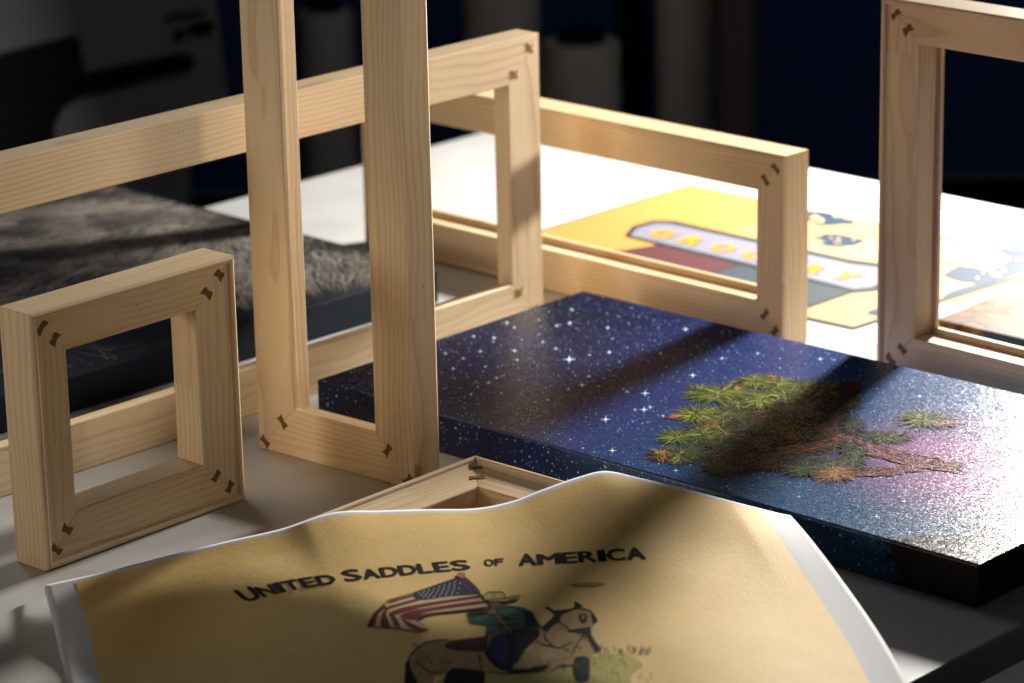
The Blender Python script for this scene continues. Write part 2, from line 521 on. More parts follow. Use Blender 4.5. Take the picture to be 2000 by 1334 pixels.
_n = NT.__new__(NT); _n.m = INKG; _n.t = INKG.node_tree; _n.b = _n.t.nodes['Principled BSDF']; glitter(_n, _n.obj())
top3 = lambda lay: (lambda px, py: un(px, py, SH + .0004 + .00018 * lay))
def star_shape(px, py, r, q=.16, n=4, rot=0):
    return [(px + (r if k % 2 == 0 else r * q) * math.cos(rot + k * math.pi / n) * 1.0, py + (r if k % 2 == 0 else r * q) * .62 * math.sin(rot + k * math.pi / n)) for k in range(2 * n)]
def disc(px, py, r, n=10):
    return [(px + r * math.cos(2 * math.pi * k / n), py + r * .6 * math.sin(2 * math.pi * k / n)) for k in range(n)]
bm = bmesh.new()
big = [(1112, 702, 17), (1260, 768, 13), (1258, 800, 13), (1183, 819, 14), (1196, 880, 12), (1353, 733, 11), (1339, 643, 9), (1602, 701, 9), (990, 630, 8), (1117, 605, 7), (1113, 631, 8), (965, 660, 8), (938, 686, 8), (1088, 636, 7), (948, 716, 6), (1005, 685, 9), (1010, 703, 7), (1086, 681, 7), (1137, 752, 10), (1070, 781, 8), (1190, 688, 8), (955, 747, 7), (885, 720, 8), (925, 657, 7), (1005, 640, 6), (1187, 580 + 60, 7), (1790, 640 + 200, 8), (1712, 1009, 12), (1766, 979, 12), (1320, 919, 9), (970, 738, 7), (1110, 760, 7), (1225, 765, 8), (1270, 795, 8), (1240, 800, 7), (1295, 812, 7), (1060, 668, 7), (1150, 735, 7), (1290, 690, 7), (1410, 700, 7), (1480, 690, 7), (905, 700, 7), (1796, 774, 9), (870, 690, 7), (920, 770, 6), (1420, 950, 6), (1560, 970, 6)]
for px, py, r in big:
    ss = star_shape(px, py, r * .85, .20)
    for k in range(8): tri_poly(bm, [(px, py), ss[k], ss[(k + 1) % 8]], (.55, .68, 1.0), 1, None, top3(1))
    tri_poly(bm, disc(px, py, r * .24), (.9, .95, 1.0), 2, None, top3(2))
# the tree: fans of blades and ropes of bark
Z = lambda x, y: (1250 + .375 * x, 680 + .375 * y)
rng = random.Random(3)
def bark(pts, w0, w1, cols, n):
    for k in range(n):
        t = rng.random() * (len(pts) - 1); i = min(int(t), len(pts) - 2); f = t - i
        a = Vector(Z(*pts[i])); b = Vector(Z(*pts[i + 1])); d = (b - a).normalized()
        p = a.lerp(b, f); w = (w0 + (w1 - w0) * t / (len(pts) - 1)) * .375
        p = p + Vector((rng.uniform(-.5, .5) * w * .5, rng.uniform(-.5, .5) * w))
        ang = math.atan2(d.y, d.x) + rng.uniform(-.15, .15)
        L = rng.uniform(9, 24); q = Vector((math.cos(ang), math.sin(ang))) * L
        nn = Vector((-q.y, q.x)).normalized() * rng.uniform(.4, .9)
        col = rng.choice(cols); g = rng.uniform(.4, 1.35)
        tri_poly(bm, [p - q * .5 - nn, p + q * .5, p - q * .5 + nn], tuple(c * g for c in col), 3, None, top3(3 + rng.random()))
RED = [(.13, .045, .022), (.22, .075, .04), (.30, .11, .06), (.07, .024, .014), (.05, .02, .012)]
PINK = [(.24, .07, .07), (.32, .11, .12), (.42, .18, .19), (.12, .03, .04)]
def ragged(pts, amp, k=7):
    out = []
    for i, p in enumerate(pts):
        q = pts[(i + 1) % len(pts)]
        for j in range(k):
            f = j / k
            a = amp if j % 2 else -amp
            out.append(Z(p[0] + (q[0] - p[0]) * f + a * rng.uniform(.1, 1), p[1] + (q[1] - p[1]) * f + a * .6 * rng.uniform(.1, 1)))
    return out
tri_poly(bm, ragged([(480, 330), (620, 235), (880, 185), (1150, 175), (1110, 300), (1060, 400), (1150, 470), (1080, 545), (880, 560), (620, 610), (430, 640), (300, 560), (440, 500), (400, 420)], 16), (.011, .009, .008), 1.5, None, top3(1.5))  # dark mass inside the tree: a frame post's cast shadow painted in
tri_poly(bm, ragged([(1040, 450), (1200, 500), (1420, 550), (1680, 600), (1680, 640), (1450, 620), (1250, 575), (1060, 530)], 8), (.10, .03, .035), 2, None, top3(2))
for P, wd in (([(1060, 490), (950, 410), (850, 370), (760, 350), (560, 352)], 48), ([(1060, 490), (850, 520), (600, 562), (340, 545)], 38), ([(860, 470), (700, 478), (450, 458)], 36), ([(1000, 430), (1020, 340), (1040, 250), (1150, 190)], 50)):
    strokes(bm, [Z(*p) for p in P], wd * .375, (.075, .028, .016), 2.2, None, top3(2.2))
bark([(1060, 490), (950, 410), (850, 370), (760, 350), (560, 352)], 75, 45, RED, 170)
bark([(1060, 490), (850, 520), (600, 562), (340, 545)], 55, 50, RED, 190)
bark([(860, 470), (700, 478), (450, 458)], 60, 40, RED, 90)
bark([(1000, 430), (1020, 340), (1040, 250), (1150, 190)], 80, 50, [(.10, .025, .018), (.16, .035, .025), (.05, .014, .01)], 150)
bark([(1040, 480), (1250, 530), (1450, 585), (1680, 620)], 85, 60, PINK, 760)
bark([(1100, 640), (1300, 640), (1500, 610)], 50, 40, PINK, 320)
GREEN = [(.10, .13, .022), (.17, .20, .035), (.26, .27, .07), (.05, .075, .015), (.03, .05, .012)]
DK2 = [(.014, .016, .009), (.022, .024, .012), (.03, .022, .012), (.05, .025, .014), (.008, .009, .006)]  # near-black blades, deepen the shadow painted inside the tree
DK = [(.03, .045, .014), (.05, .07, .02), (.018, .026, .01), (.08, .09, .03)]
TAN = [(.34, .16, .05), (.25, .12, .04), (.42, .24, .10), (.12, .06, .02)]
FL = [(.42, .14, .08), (.5, .20, .13), (.3, .08, .05)]
def fan(cx, cy, rx, ry, cols, n, lo=.35):
    for k in range(int(n * 1.5)):
        a = rng.uniform(0, 2 * math.pi)
        if rng.random() < .35: cx_, cy_ = cx + rng.uniform(-.35, .35) * rx, cy + rng.uniform(-.35, .35) * ry
        else: cx_, cy_ = cx, cy
        r0 = rng.uniform(0, lo); r1 = rng.uniform(.6, 1.4)
        c = Vector(Z(cx_ + rx * r0 * math.cos(a + rng.uniform(-.6, .6)), cy_ + ry * r0 * math.sin(a)))
        e = Vector(Z(cx_ + rx * r1 * math.cos(a), cy_ + ry * r1 * math.sin(a)))
        d = (e - c); nn = Vector((-d.y, d.x)).normalized() * rng.uniform(.7, 1.4)
        col = rng.choice(cols); g = rng.uniform(.5, 1.45)
        n *= 1
        tri_poly(bm, [c - nn, e, c + nn], tuple(v * g for v in col), 4, None, top3(4 + 2 * rng.random()))
for a in [(700, 420, 120, 50, DK2, 110), (820, 450, 120, 50, DK2, 110), (620, 500, 120, 55, DK2, 120), (900, 350, 110, 55, DK2, 110), (760, 320, 110, 50, DK2, 100), (540, 600, 110, 50, DK2, 100), (1000, 300, 90, 50, DK2, 90), (1080, 260, 80, 70, DK2, 110), (1110, 400, 70, 70, DK2, 90), (1090, 520, 80, 50, DK2, 80), (700, 600, 130, 45, DK2, 110), (480, 630, 120, 40, DK2, 100), (430, 500, 110, 50, DK + DK2, 110), (560, 400, 120, 55, DK + DK2, 130)]:
    fan(*a)
for a in [(960, 215, 100, 60, DK, 120), (850, 205, 95, 45, DK + GREEN, 120), (760, 250, 100, 50, GREEN + DK, 130), (420, 235, 170, 55, GREEN, 200), (300, 225, 60, 40, GREEN, 60), (600, 170, 105, 42, GREEN, 140), (720, 185, 90, 40, GREEN, 110), (630, 265, 90, 50, GREEN, 160), (800, 215, 70, 40, GREEN, 80), (500, 290, 80, 40, GREEN + DK, 90),
          (300, 345, 110, 52, GREEN, 170), (430, 355, 110, 52, GREEN + DK, 150), (520, 350, 60, 40, DK, 70), (380, 395, 70, 35, FL + DK, 40),
          (190, 460, 95, 45, GREEN, 130), (320, 445, 110, 60, DK + GREEN, 170), (430, 440, 85, 42, GREEN + DK, 110),
          (110, 555, 75, 40, TAN + DK, 90), (210, 555, 100, 55, DK + GREEN, 170), (300, 545, 70, 40, DK, 80), (410, 615, 100, 55, DK, 150),
          (860, 625, 110, 55, DK, 170), (960, 600, 100, 45, DK, 110), (1020, 650, 105, 52, TAN, 190), (1100, 590, 90, 50, DK, 110), (1290, 460, 130, 40, DK, 120), (1480, 370, 150, 55, DK + GREEN, 120), (1570, 390, 90, 30, PINK, 60), (1130, 545, 60, 30, DK, 60)]:
    fan(*a)
for a in [(510, 215, 40, 25, FL, 45), (690, 152, 28, 16, FL, 25), (180, 355, 48, 14, FL, 30), (130, 560, 45, 20, FL, 35), (345, 372, 40, 14, FL, 25), (440, 445, 30, 14, PINK, 20)]:
    fan(*a)
link_flat('printed_picture', bm, INKG, canvas)

# ------------------------------------------------------------------ fur canvas at the left
bth = .783
fur = tag(empty('canvas_print', (-.079, 3.352, .0004), (0, 0, bth)), 'canvas print of grey brown animal fur lying flat behind the long frame', 'canvas')
n = NT('dark_canvas_side'); n.base(n.ramp(n.noise(n.obj(), 600, 2), [(.3, (.008, .012, .018)), (.7, (.014, .019, .026))])); n.set(.7, .06)
n.bump(n.noise(n.obj(), 900, 2), .3, .0006)
bm = bmesh.new(); box(bm, -.95, 0, 0, .62, 0, .0386, .0025)
link('wrapped_canvas', bm, n.m, fur)
bm = bmesh.new(); cl = bm.loops.layers.float_color.new('Col')
rng = random.Random(11)
def lum(x, y):
    return .45 + .27 * math.sin(14 * x + 5 * math.sin(11 * y)) + .28 * math.sin(37 * y + 17 * x + 3 * math.sin(23 * x))
for k in range(24000):
    x = rng.uniform(-.945, -.004); y = rng.uniform(.006, .614)
    edge = .03 + .10 * max(0, min(1, (-x - .12) / .25)) + .02 * math.sin(30 * x)  # fur stops and darkens at the front: dark print plus painted shade
    if y < edge and rng.random() < .93: continue
    a = 2.6 + 1.0 * math.sin(6 * x + 2) + .7 * math.cos(7 * y + 4 * x) + .35 * math.sin(31 * x + 17 * y) + rng.gauss(0, .2)
    L = rng.uniform(.015, .06); wd = rng.uniform(.0004, .0010)
    dx, dy = math.cos(a), math.sin(a)
    z = .0388 + k * 1.4e-8
    g = (.25 + .95 * lum(x, y)) * rng.uniform(.5, 1.25) * (.29 if rng.random() < .7 else .5)
    g *= .35 + .65 * min(1, (y - edge + .02) / .10) if y > edge - .02 else .3
    col = (g, g * .88, g * .76)
    p1 = (min(-.002, max(-.948, x + dx * L)), min(.618, max(.002, y + dy * L)))
    f = bm.faces.new([bm.verts.new((x - dy * wd, y + dx * wd, z)), bm.verts.new((x + dy * wd, y - dx * wd, z)), bm.verts.new((p1[0], p1[1], z))])
    for lp in f.loops: lp[cl] = (*col, 1)
INKM = attr_mat('satin_print_ink', .5, .35, (800, .3, .0006))
bm.normal_update()
bmesh.ops.reverse_faces(bm, faces=[f for f in bm.faces if f.normal.z < 0])
me = bpy.data.meshes.new('printed_fur'); bm.to_mesh(me); bm.free(); me.materials.append(INKM)
o = bpy.data.objects.new('printed_fur', me); COL.objects.link(o); o.parent = fur

# ------------------------------------------------------------------ golden canvas at the right edge
gold = tag(empty('canvas_print', (.447, 3.213, .0004), (0, 0, -.76)), 'canvas print of golden brown rippled ground, lying behind the large shaded frame', 'canvas')
n = NT('golden_print'); o = n.obj(); x, y, z = n.sep(o)
f = n.noise(n.comb(n.math('MULTIPLY', x, 30), n.math('MULTIPLY', y, 70), z), 1, 6, .7, 1.2)
c = n.ramp(f, [(.34, (.012, .006, .004)), (.45, (.06, .026, .010)), (.56, (.13, .07, .028)), (.72, (.25, .18, .10))])
c = n.mix(n.ramp(n.math('ADD', n.math('DIVIDE', y, .3), n.math('MULTIPLY', f, .3)), [(.45, (0,) * 3), (.8, (1,) * 3)]), c, (.16, .17, .18))
c = n.mix(n.ramp(n.math('ADD', n.math('MULTIPLY', x, 3.2), n.math('MULTIPLY_ADD', y, -14, n.math('MULTIPLY', f, .25))), [(.28, (0,) * 3), (.36, (1,) * 3)]), c, (.02, .03, .045))
n.base(c); n.set(.55, .07); n.bump(n.noise(o, 900, 2, .7), .4, .0008)
bm = bmesh.new(); box(bm, 0, .40, 0, .30, 0, .012, .001)
link('wrapped_canvas', bm, n.m, gold)

# ------------------------------------------------------------------ grocery print lying at the back
PA = un(1350, 358); px_ = Vector((.731, -.682, 0)); py_ = Vector((-.690, -.724, 0))
sheet = tag(empty('art_print', (PA.x, PA.y, .0005), (0, 0, math.atan2(-.682, .731))), 'yellow print of a grocery shop with dark trees, lying flat behind the low wide frame', 'print')
PAPER = plain('white_paper', (.62, .62, .635), .7, .06, .02, 200)
bm = bmesh.new()
cs = [PA - px_ * .008 - py_ * .008, PA + px_ * .60 - py_ * .008, PA + px_ * .60 + py_ * .40, PA - px_ * .008 + py_ * .40]
slab(bm, [(p.x, p.y) for p in cs][::-1], .0005, .0009)
o = link('paper', bm, PAPER, sheet); bpy.context.view_layer.update(); o.matrix_parent_inverse = sheet.matrix_world.inverted()
INKP = attr_mat('matt_print_ink', .65, .12)
bm = bmesh.new()
P3 = lambda lay: (lambda x, y: un(x, y, .0009 + .00025 * lay))
w2 = lambda s, t: pj(PA + px_ * s + py_ * t)
DARK = (.016, .024, .028)
YEL = (.40, .20, .055)
# sheet of colour with cut-off corner, its dark outline
tri_poly(bm, [w2(.0, .003), w2(.0, .40), w2(.003, .40), w2(.003, .003)], DARK, 1, None, P3(1))
tri_poly(bm, [w2(.003, .003), w2(.18, .003), w2(.18, .40), w2(.003, .40)], YEL, 1, None, P3(1))
tri_poly(bm, [w2(.18, .003), w2(.62, .003), w2(.62, .20), w2(.18, .40)], (.38, .22, .085), 1, None, P3(1))  # paler towards the right: lamp glare painted into the yellow
tri_poly(bm, [(1500, 606), (1667, 643), (1714, 628), (1850, 588), (2090, 512), (1900, 470), (1500, 470)], (.37, .25, .115), 2, None, P3(2))  # cream ground, with the same glare painted in
strokes(bm, [(1480, 602), (1578, 622), (1667, 641), (1713, 626), (1850, 583), (2000, 537), (2090, 508)], 7, DARK, 3, None, P3(3))
tri_poly(bm, [(1150, 480), (1182, 489), (1219, 488), (1290, 477), (1700, 562), (1680, 567), (1578, 602), (1500, 625), (1180, 520)], DARK, 3, None, P3(3))
tri_poly(bm, [(1205, 494), (1222, 491), (1290, 479), (1446, 515), (1382, 534), (1300, 560), (1200, 520)], (.075, .025, .028), 4, None, P3(4))
tri_poly(bm, [(1446, 517), (1500, 530), (1672, 566), (1578, 598), (1500, 620), (1300, 562), (1382, 536)], (.036, .048, .058), 4, None, P3(4))
tri_poly(bm, [(1221, 460), (1236, 441), (1277, 430), (1317, 431), (1476, 466), (1660, 506), (1725, 514), (1764, 535), (1742, 563), (1711, 567), (1670, 571), (1480, 526)], DARK, 5, None, P3(5))
tri_poly(bm, [(1231, 460), (1243, 446), (1280, 436), (1310, 437), (1476, 474), (1660, 515), (1718, 523), (1748, 538), (1702, 561), (1668, 565), (1480, 518)], (.155, .157, .195), 6, None, P3(6))
for i, ch in enumerate('GROCERY'):
    bl = Vector((1259 + 59.6 * i, 457.5 + 13.8 * i)); ru = Vector((37, 9.5)); uu = Vector((32, -11.5))
    for dd, col, ly, bo in (((2, 1.5), DARK, 7, .05), ((0, 0), (.50, .20, .008), 8, .05)):
        q = bl + Vector(dd)
        put_glyph(bm, ch, [q, q + ru, q + ru + uu, q + uu], col, ly, P3(ly), bo)
R2 = lambda x, y: (1560 + .21 * x, 380 + .21 * y)
R5 = lambda x, y: (1820 + .27 * x, 440 + .27 * y)
TREE = (.014, .032, .055)
rng = random.Random(5)
def rough(pts, amp, k=5):
    out = []
    for i, p in enumerate(pts):
        q = pts[(i + 1) % len(pts)]
        for j in range(k):
            f = j / k
            out.append((p[0] + (q[0] - p[0]) * f + (rng.uniform(-amp, amp) if j else 0), p[1] + (q[1] - p[1]) * f + (rng.uniform(-amp, amp) * .5 if j else 0)))
    return out
tri_poly(bm, rough([R2(-80, 130), R2(90, 150), R2(300, 165), R2(400, 215), R2(520, 235), R2(520, 275), R2(300, 282), R2(180, 285), R2(90, 225), R2(-60, 190)], 2.2), TREE, 4, None, P3(4))
tri_poly(bm, rough([R2(110, 400), R2(190, 388), R2(260, 360), R2(400, 370), R2(620, 415), R2(560, 440), R2(630, 445), R2(500, 475), R2(400, 482), R2(280, 478), R2(190, 455), R2(255, 435), R2(180, 408)], 1.8), TREE, 4, None, P3(4))
for a, b, r in ((150, 215, 9), (200, 240, 8), (370, 410, 4), (510, 415, 3.5), (340, 445, 3), (380, 447, 3), (300, 400, 3), (350, 190, 7)):
    tri_poly(bm, disc(*R2(a, b), r), (.37, .25, .115), 6, None, P3(6))
tri_poly(bm, rough([R2(630, 1090), R2(690, 1070), R2(760, 1050), R2(900, 1040), R2(900, 1110), R2(720, 1125), R2(660, 1110)], 1.5), TREE, 4, None, P3(4))
tri_poly(bm, rough([R5(80, 345), R5(200, 290), R5(300, 300), R5(430, 335), R5(520, 265), R5(580, 235), R5(470, 185), R5(530, 160), R5(667, 180), R5(900, 240), R5(850, 270), R5(667, 335), R5(430, 415), R5(200, 495), R5(40, 550), R5(130, 480), R5(320, 420), R5(230, 410), R5(110, 375)], 1.8), TREE, 4, None, P3(4))
for a, b, r in ((370, 345, 3), (440, 350, 5), (480, 360, 7), (330, 380, 3.5), (520, 320, 5), (630, 245, 5), (510, 295, 4)):
    tri_poly(bm, disc(*R5(a, b), r), (.37, .25, .115), 6, None, P3(6))
strokes(bm, [R5(-300, 0), R5(50, 78), R5(530, 165)], 2.6, (.42, .20, .08), 5, None, P3(5))
strokes(bm, [R5(-80, 225), R5(50, 252), R5(200, 288)], 2.2, (.42, .20, .08), 5, None, P3(5))
link_flat('printed_picture', bm, INKP, sheet)

# ------------------------------------------------------------------ cowboy poster draped in front
TL = Vector((-.3996, 2.5096)); TR = Vector((.2355, 2.563))
W_ = (TR - TL).length
ed = (TR - TL).normalized()
ztop = [(0, .010), (.05, .019), (.106, .031), (.159, .042), (.202, .050), (.246, .0625), (.285, .062), (.324, .0612), (.368, .0598), (.399, .065), (.425, .0745), (.456, .0845), (.478, .0885), (.509, .080), (.544, .069), (.575, .0585), (.61, .047), (.637, .039), (.70, .03)]
def interp(tab, x):
    # smooth (Catmull-Rom) through the table
    i = 0
    while i < len(tab) - 2 and tab[i + 1][0] < x: i += 1
    x1, y1 = tab[i]; x2, y2 = tab[i + 1]
    t = max(0, min(1.0, (x - x1) / (x2 - x1)))
    m1 = (tab[i + 1][1] - tab[i - 1][1]) / (tab[i + 1][0] - tab[i - 1][0]) if i > 0 else (y2 - y1) / (x2 - x1)
    m2 = (tab[i + 2][1] - tab[i][1]) / (tab[i + 2][0] - tab[i][0]) if i + 2 < len(tab) else (y2 - y1) / (x2 - x1)
    h = x2 - x1
    return (2 * t**3 - 3 * t**2 + 1) * y1 + (t**3 - 2 * t**2 + t) * h * m1 + (-2 * t**3 + 3 * t**2) * y2 + (t**3 - t**2) * h * m2
def S3(s, b):
    """point of the sheet: s metres from its left edge, b metres down from its top edge"""
    k = s / W_
    al = math.radians(-77.0 * (1 - k) - 81.0 * k)
    p = TL + ed * s + Vector((math.cos(al), math.sin(al))) * b
    bow = .010 * k * math.sin(min(1, b / .40) * math.pi) + .002
    p = p + ed * (bow - .002)
    zt = interp(ztop, s)
    lift = .45 * max(0, zt - .056)
    zt -= lift
    p = p + Vector((.09, 2.60)) * lift * math.exp(-(b / .12) ** 2)
    # the sheet lies over the flat frame and falls to the table past its near edge
    f = max(0, min(1, (.697 * p.x + .717 * p.y - 1.43) / .19))
    q = max(0, min(1, (s - .45) / .19))
    base = (.002 + .049 * f * f * (3 - 2 * f)) * (1 - .42 * q * q * (3 - 2 * q))
    g = math.exp(-(b / .12) ** 2)
    z = zt * g + base * (1 - g)
    z += .0012 * math.exp(-((s - .50) / .07) ** 2 - ((b - .16) / .05) ** 2)
    c = .006
    if s < c:
        t = 1 - s / c
        z -= min(z - .0012,   .004 * (1 - math.sqrt(max(0, 1 - t * t))))
    return Vector((p.x, p.y, z))
def S3n(s, b, o):
    h = .0008
    n = (S3(s + h, b) - S3(s - h, b)).cross(S3(s, b - h) - S3(s, b + h)).normalized()
    if n.z < 0: n = -n
    return S3(s, b) + n * o
poster = tag(empty('poster', (TL.x, TL.y, .001)), 'tan poster of a cowboy on horseback carrying a flag, draped over the flat frame', 'poster')
BL_ = .52
bm = bmesh.new()
nu, nv = 150, 110
us = [W_ * (i / nu) for i in range(nu + 1)]
us = sorted(set(us + [.001 * i for i in range(15)]))
G = [[S3(u, BL_ * j / nv) for u in us] for j in range(nv + 1)]
V = [[bm.verts.new(p) for p in r] for r in G]
for j in range(nv):
    for i in range(len(us) - 1):
        bm.faces.new((V[j][i], V[j + 1][i], V[j + 1][i + 1], V[j][i + 1]))
bm.normal_update(); bm.faces.ensure_lookup_table()
if bm.faces[0].normal.z < 0: bmesh.ops.reverse_faces(bm, faces=bm.faces[:])
me = bpy.data.meshes.new('paper'); bm.to_mesh(me); bm.free()
for p in me.polygons: p.use_smooth = True
o = bpy.data.objects.new('paper', me); COL.objects.link(o); me.materials.append(PAPER); o.parent = poster
bpy.context.view_layer.update(); o.matrix_parent_inverse = poster.matrix_world.inverted()
so = o.modifiers.new('thickness', 'SOLIDIFY'); so.thickness = .0004; so.offset = -1
# tan printed ground: same grid, narrower than the sheet
n = NT('tan_ink'); oo = n.obj()
f = n.noise(oo, 14, 5, .65); g = n.noise(oo, 420, 3, .6)
c = n.ramp(f, [(.3, (.76, .505, .18)), (.55, (.82, .565, .225)), (.75, (.85, .61, .27))])
n.base(n.mix(n.math('MULTIPLY_ADD', g, .5, -.12, clamp=True), c, (.64, .41, .14)))
n.set(.65, .10); n.bump(n.math('ADD', n.noise(oo, 700, 2, .6), n.math('MULTIPLY', n.noise(oo, 170, 2), .6)), .35, .0007)
bm = bmesh.new()
m0, m1, mt = .026, .030, .010
V = [[bm.verts.new(S3n(m0 + (W_ - m0 - m1) * i / 150, mt + (BL_ - mt - .02) * j / 100, .0003)) for i in range(151)] for j in range(101)]
for j in range(100):
    for i in range(150): bm.faces.new((V[j][i], V[j + 1][i], V[j + 1][i + 1], V[j][i + 1]))
o = link_flat('printed_ground', bm, n.m, poster)
for p in o.data.polygons: p.use_smooth = True
def px2s(px, py, g=[.3, .2]):
    s, b = .32 + (px - 850) / 2250, .05 + (py - 1050) / 950
    for it in range(14):
        q = pj(S3(s, b)); h = .0005
        qa = pj(S3(s + h, b)); qb = pj(S3(s, b + h))
        a11, a21 = (qa[0] - q[0]) / h, (qa[1] - q[1]) / h
        a12, a22 = (qb[0] - q[0]) / h, (qb[1] - q[1]) / h
        ex, ey = px - q[0], py - q[1]
        dt = a11 * a22 - a12 * a21
        ds, db = (ex * a22 - a12 * ey) / dt, (a11 * ey - a21 * ex) / dt
        s += max(-.05, min(.05, ds)); b += max(-.05, min(.05, db))
        if abs(ex) + abs(ey) < .02: break
    return s, b
def D3(lay):
    def f(x, y):
        s, b = px2s(x, y)
        return S3n(s, b, .0004 + .00009 * lay)
    return f
INKW = attr_mat('poster_ink', .7, .04, (700, .3, .0006))
BLK = (.018, .016, .020)
bm = bmesh.new()
M2 = lambda x, y: (420 + .45 * x, 1030 + .45 * y)
def quad3(p0, p1, p2, t):          # quadratic through three points at t = 0, .5, 1
    a = [2 * (p0[i] - 2 * p1[i] + p2[i]) for i in (0, 1)]
    b = [-3 * p0[i] + 4 * p1[i] - p2[i] for i in (0, 1)]
    return (a[0] * t * t + b[0] * t + p0[0], a[1] * t * t + b[1] * t + p0[1])
def word(txt, base, top, sizes, gap=.16, bold=.03):
    ws = []
    for ch, sc in zip(txt, sizes):
        wd = {'I': .36, 'M': 1.25, 'W': 1.3, 'L': .78, 'E': .82, 'T': .85, 'F': .8}.get(ch, .95)
        ws.append(wd * (1.0 + .35 * (sc - 1)))
    tot = sum(ws) + gap * (len(ws) - 1)
    x = 0
    for ch, sc, wd in zip(txt, sizes, ws):
        t0, t1 = x / tot, (x + wd) / tot
        b0, b1 = Vector(quad3(*base, t0)), Vector(quad3(*base, t1))
        u0, u1 = Vector(quad3(*top, t0)), Vector(quad3(*top, t1))
        u0 = b0 + (u0 - b0) * sc; u1 = b1 + (u1 - b1) * sc
        for k, (ox, oy) in enumerate(((-.07, 0), (.07, 0), (0, .04), (0, -.04), (-.045, .03), (.045, -.03), (0, 0))):
            dx_ = (b1 - b0) * ox * (1 if ch != 'I' else 2.2); dy_ = (u0 - b0) * oy
            put_glyph(bm, ch, [M2(*(q + dx_ + dy_)) for q in (b0, b1, u1, u0)], BLK, 1 + .3 * k, D3(1 + .3 * k), 0)
        x += wd + gap
word('UNITED', [(140, 327), (325, 277), (528, 243)], [(92, 285), (290, 238), (508, 206)], [1.18, 1, 1, 1, 1, 1])
word('SADDLES', [(572, 237), (830, 208), (1110, 184)], [(550, 198), (815, 168), (1090, 143)], [1.18, 1, 1, 1, 1, 1, 1])
word('OF', [(1172, 172), (1210, 168), (1245, 165)], [(1166, 142), (1206, 140), (1252, 137)], [1, 1])
word('AMERICA', [(1322, 168), (1590, 154), (1868, 138)], [(1316, 125), (1582, 108), (1855, 88)], [1.12, 1, 1, 1, 1, 1, 1])
link_flat('printed_lettering', bm, INKW, poster)
bm = bmesh.new()
Q = lambda *p: [(680 + .31 * x, 1100 + .31 * y) for x, y in p]
def round_out(p, k=4):
    out = []; n = len(p)
    for i in range(n):
        a, b, c, d = [Vector(p[(i + j) % n]) for j in (-1, 0, 1, 2)]
        out.append(tuple(b))
        if (c - b).length < 5: continue
        for q in range(1, k):
            t = q / k
            v = b * (2 * t**3 - 3 * t**2 + 1) + (c - a) * .38 * (t**3 - 2 * t**2 + t) + c * (3 * t**2 - 2 * t**3) + (d - b) * .38 * (t**3 - t**2)
            out.append(tuple(v))
    return out
def fill(col, lay, *p, soft=True):
    q = Q(*p)
    tri_poly(bm, round_out(q) if soft and len(q) > 5 else q, col, lay, 12, D3(lay))
def line(w, lay, *p, col=BLK): strokes(bm, Q(*p), w * .31, col, lay, 14, D3(lay))
CREAM = (.66, .52, .30); RD = (.19, .035, .035); NAVY = (.035, .04, .085); HOR = (.43, .29, .14)
# ground and grass
fill((.50, .42, .14), 1, (560, 755), (640, 700), (880, 690), (1000, 700), (1250, 680), (1420, 650), (1520, 600), (1640, 575), (1780, 590), (1850, 640), (1780, 720), (1700, 900), (560, 900))
rng = random.Random(2)
for k in range(150):
    x = rng.uniform(1530, 1910) if k < 90 else rng.uniform(700, 1850); y = rng.uniform(555, 590) if k < 60 else rng.uniform(600, 820)
    line(rng.uniform(4, 7), 1.5, (x, y), (x + rng.uniform(-14, 16), y - rng.uniform(14, 46)), col=rng.choice([(.12, .10, .035), (.22, .19, .06), (.34, .29, .09)]))
# horse
fill(HOR, 2, (365, 900), (372, 650), (400, 575), (480, 510), (640, 490), (800, 520), (1000, 560), (1120, 560), (1180, 500), (1220, 420), (1290, 330), (1240, 285), (1300, 300), (1420, 285), (1430, 245), (1480, 280), (1545, 320), (1572, 365), (1540, 395), (1535, 450), (1560, 500), (1585, 545), (1540, 590), (1525, 740), (1520, 900), (1430, 900), (1415, 660), (1290, 680), (1180, 690), (880, 690), (860, 900), (600, 900), (640, 680), (540, 720), (500, 900))
fill(BLK, 3, (350, 900), (358, 700), (362, 640), (385, 610), (400, 680), (440, 760), (450, 900))
fill(BLK, 3, (590, 900), (610, 720), (660, 665), (760, 672), (860, 690), (850, 800), (850, 900))
fill(BLK, 3, (900, 560), (1000, 600), (1080, 660), (1250, 645), (1262, 665), (1200, 690), (1010, 692), (920, 650), (860, 575))
fill(BLK, 3, (1220, 410), (1260, 370), (1300, 330), (1240, 285), (1262, 280), (1300, 302), (1420, 285), (1428, 245), (1478, 278), (1420, 300), (1350, 330), (1330, 375), (1290, 400), (1250, 440))
fill(BLK, 3, (1430, 600), (1480, 590), (1520, 610), (1515, 740), (1440, 745), (1415, 660))
fill(BLK, 3, (1450, 330), (1490, 318), (1510, 345), (1495, 385), (1462, 380))
fill(BLK, 3, (1530, 320), (1555, 335), (1575, 368), (1545, 395), (1535, 360))
fill(BLK, 3, (1490, 410), (1525, 405), (1530, 452), (1560, 500), (1590, 545), (1560, 570), (1520, 500), (1480, 450), (1390, 440), (1400, 425))
fill(HOR, 4, (1468, 340), (1485, 333), (1492, 350), (1476, 362))
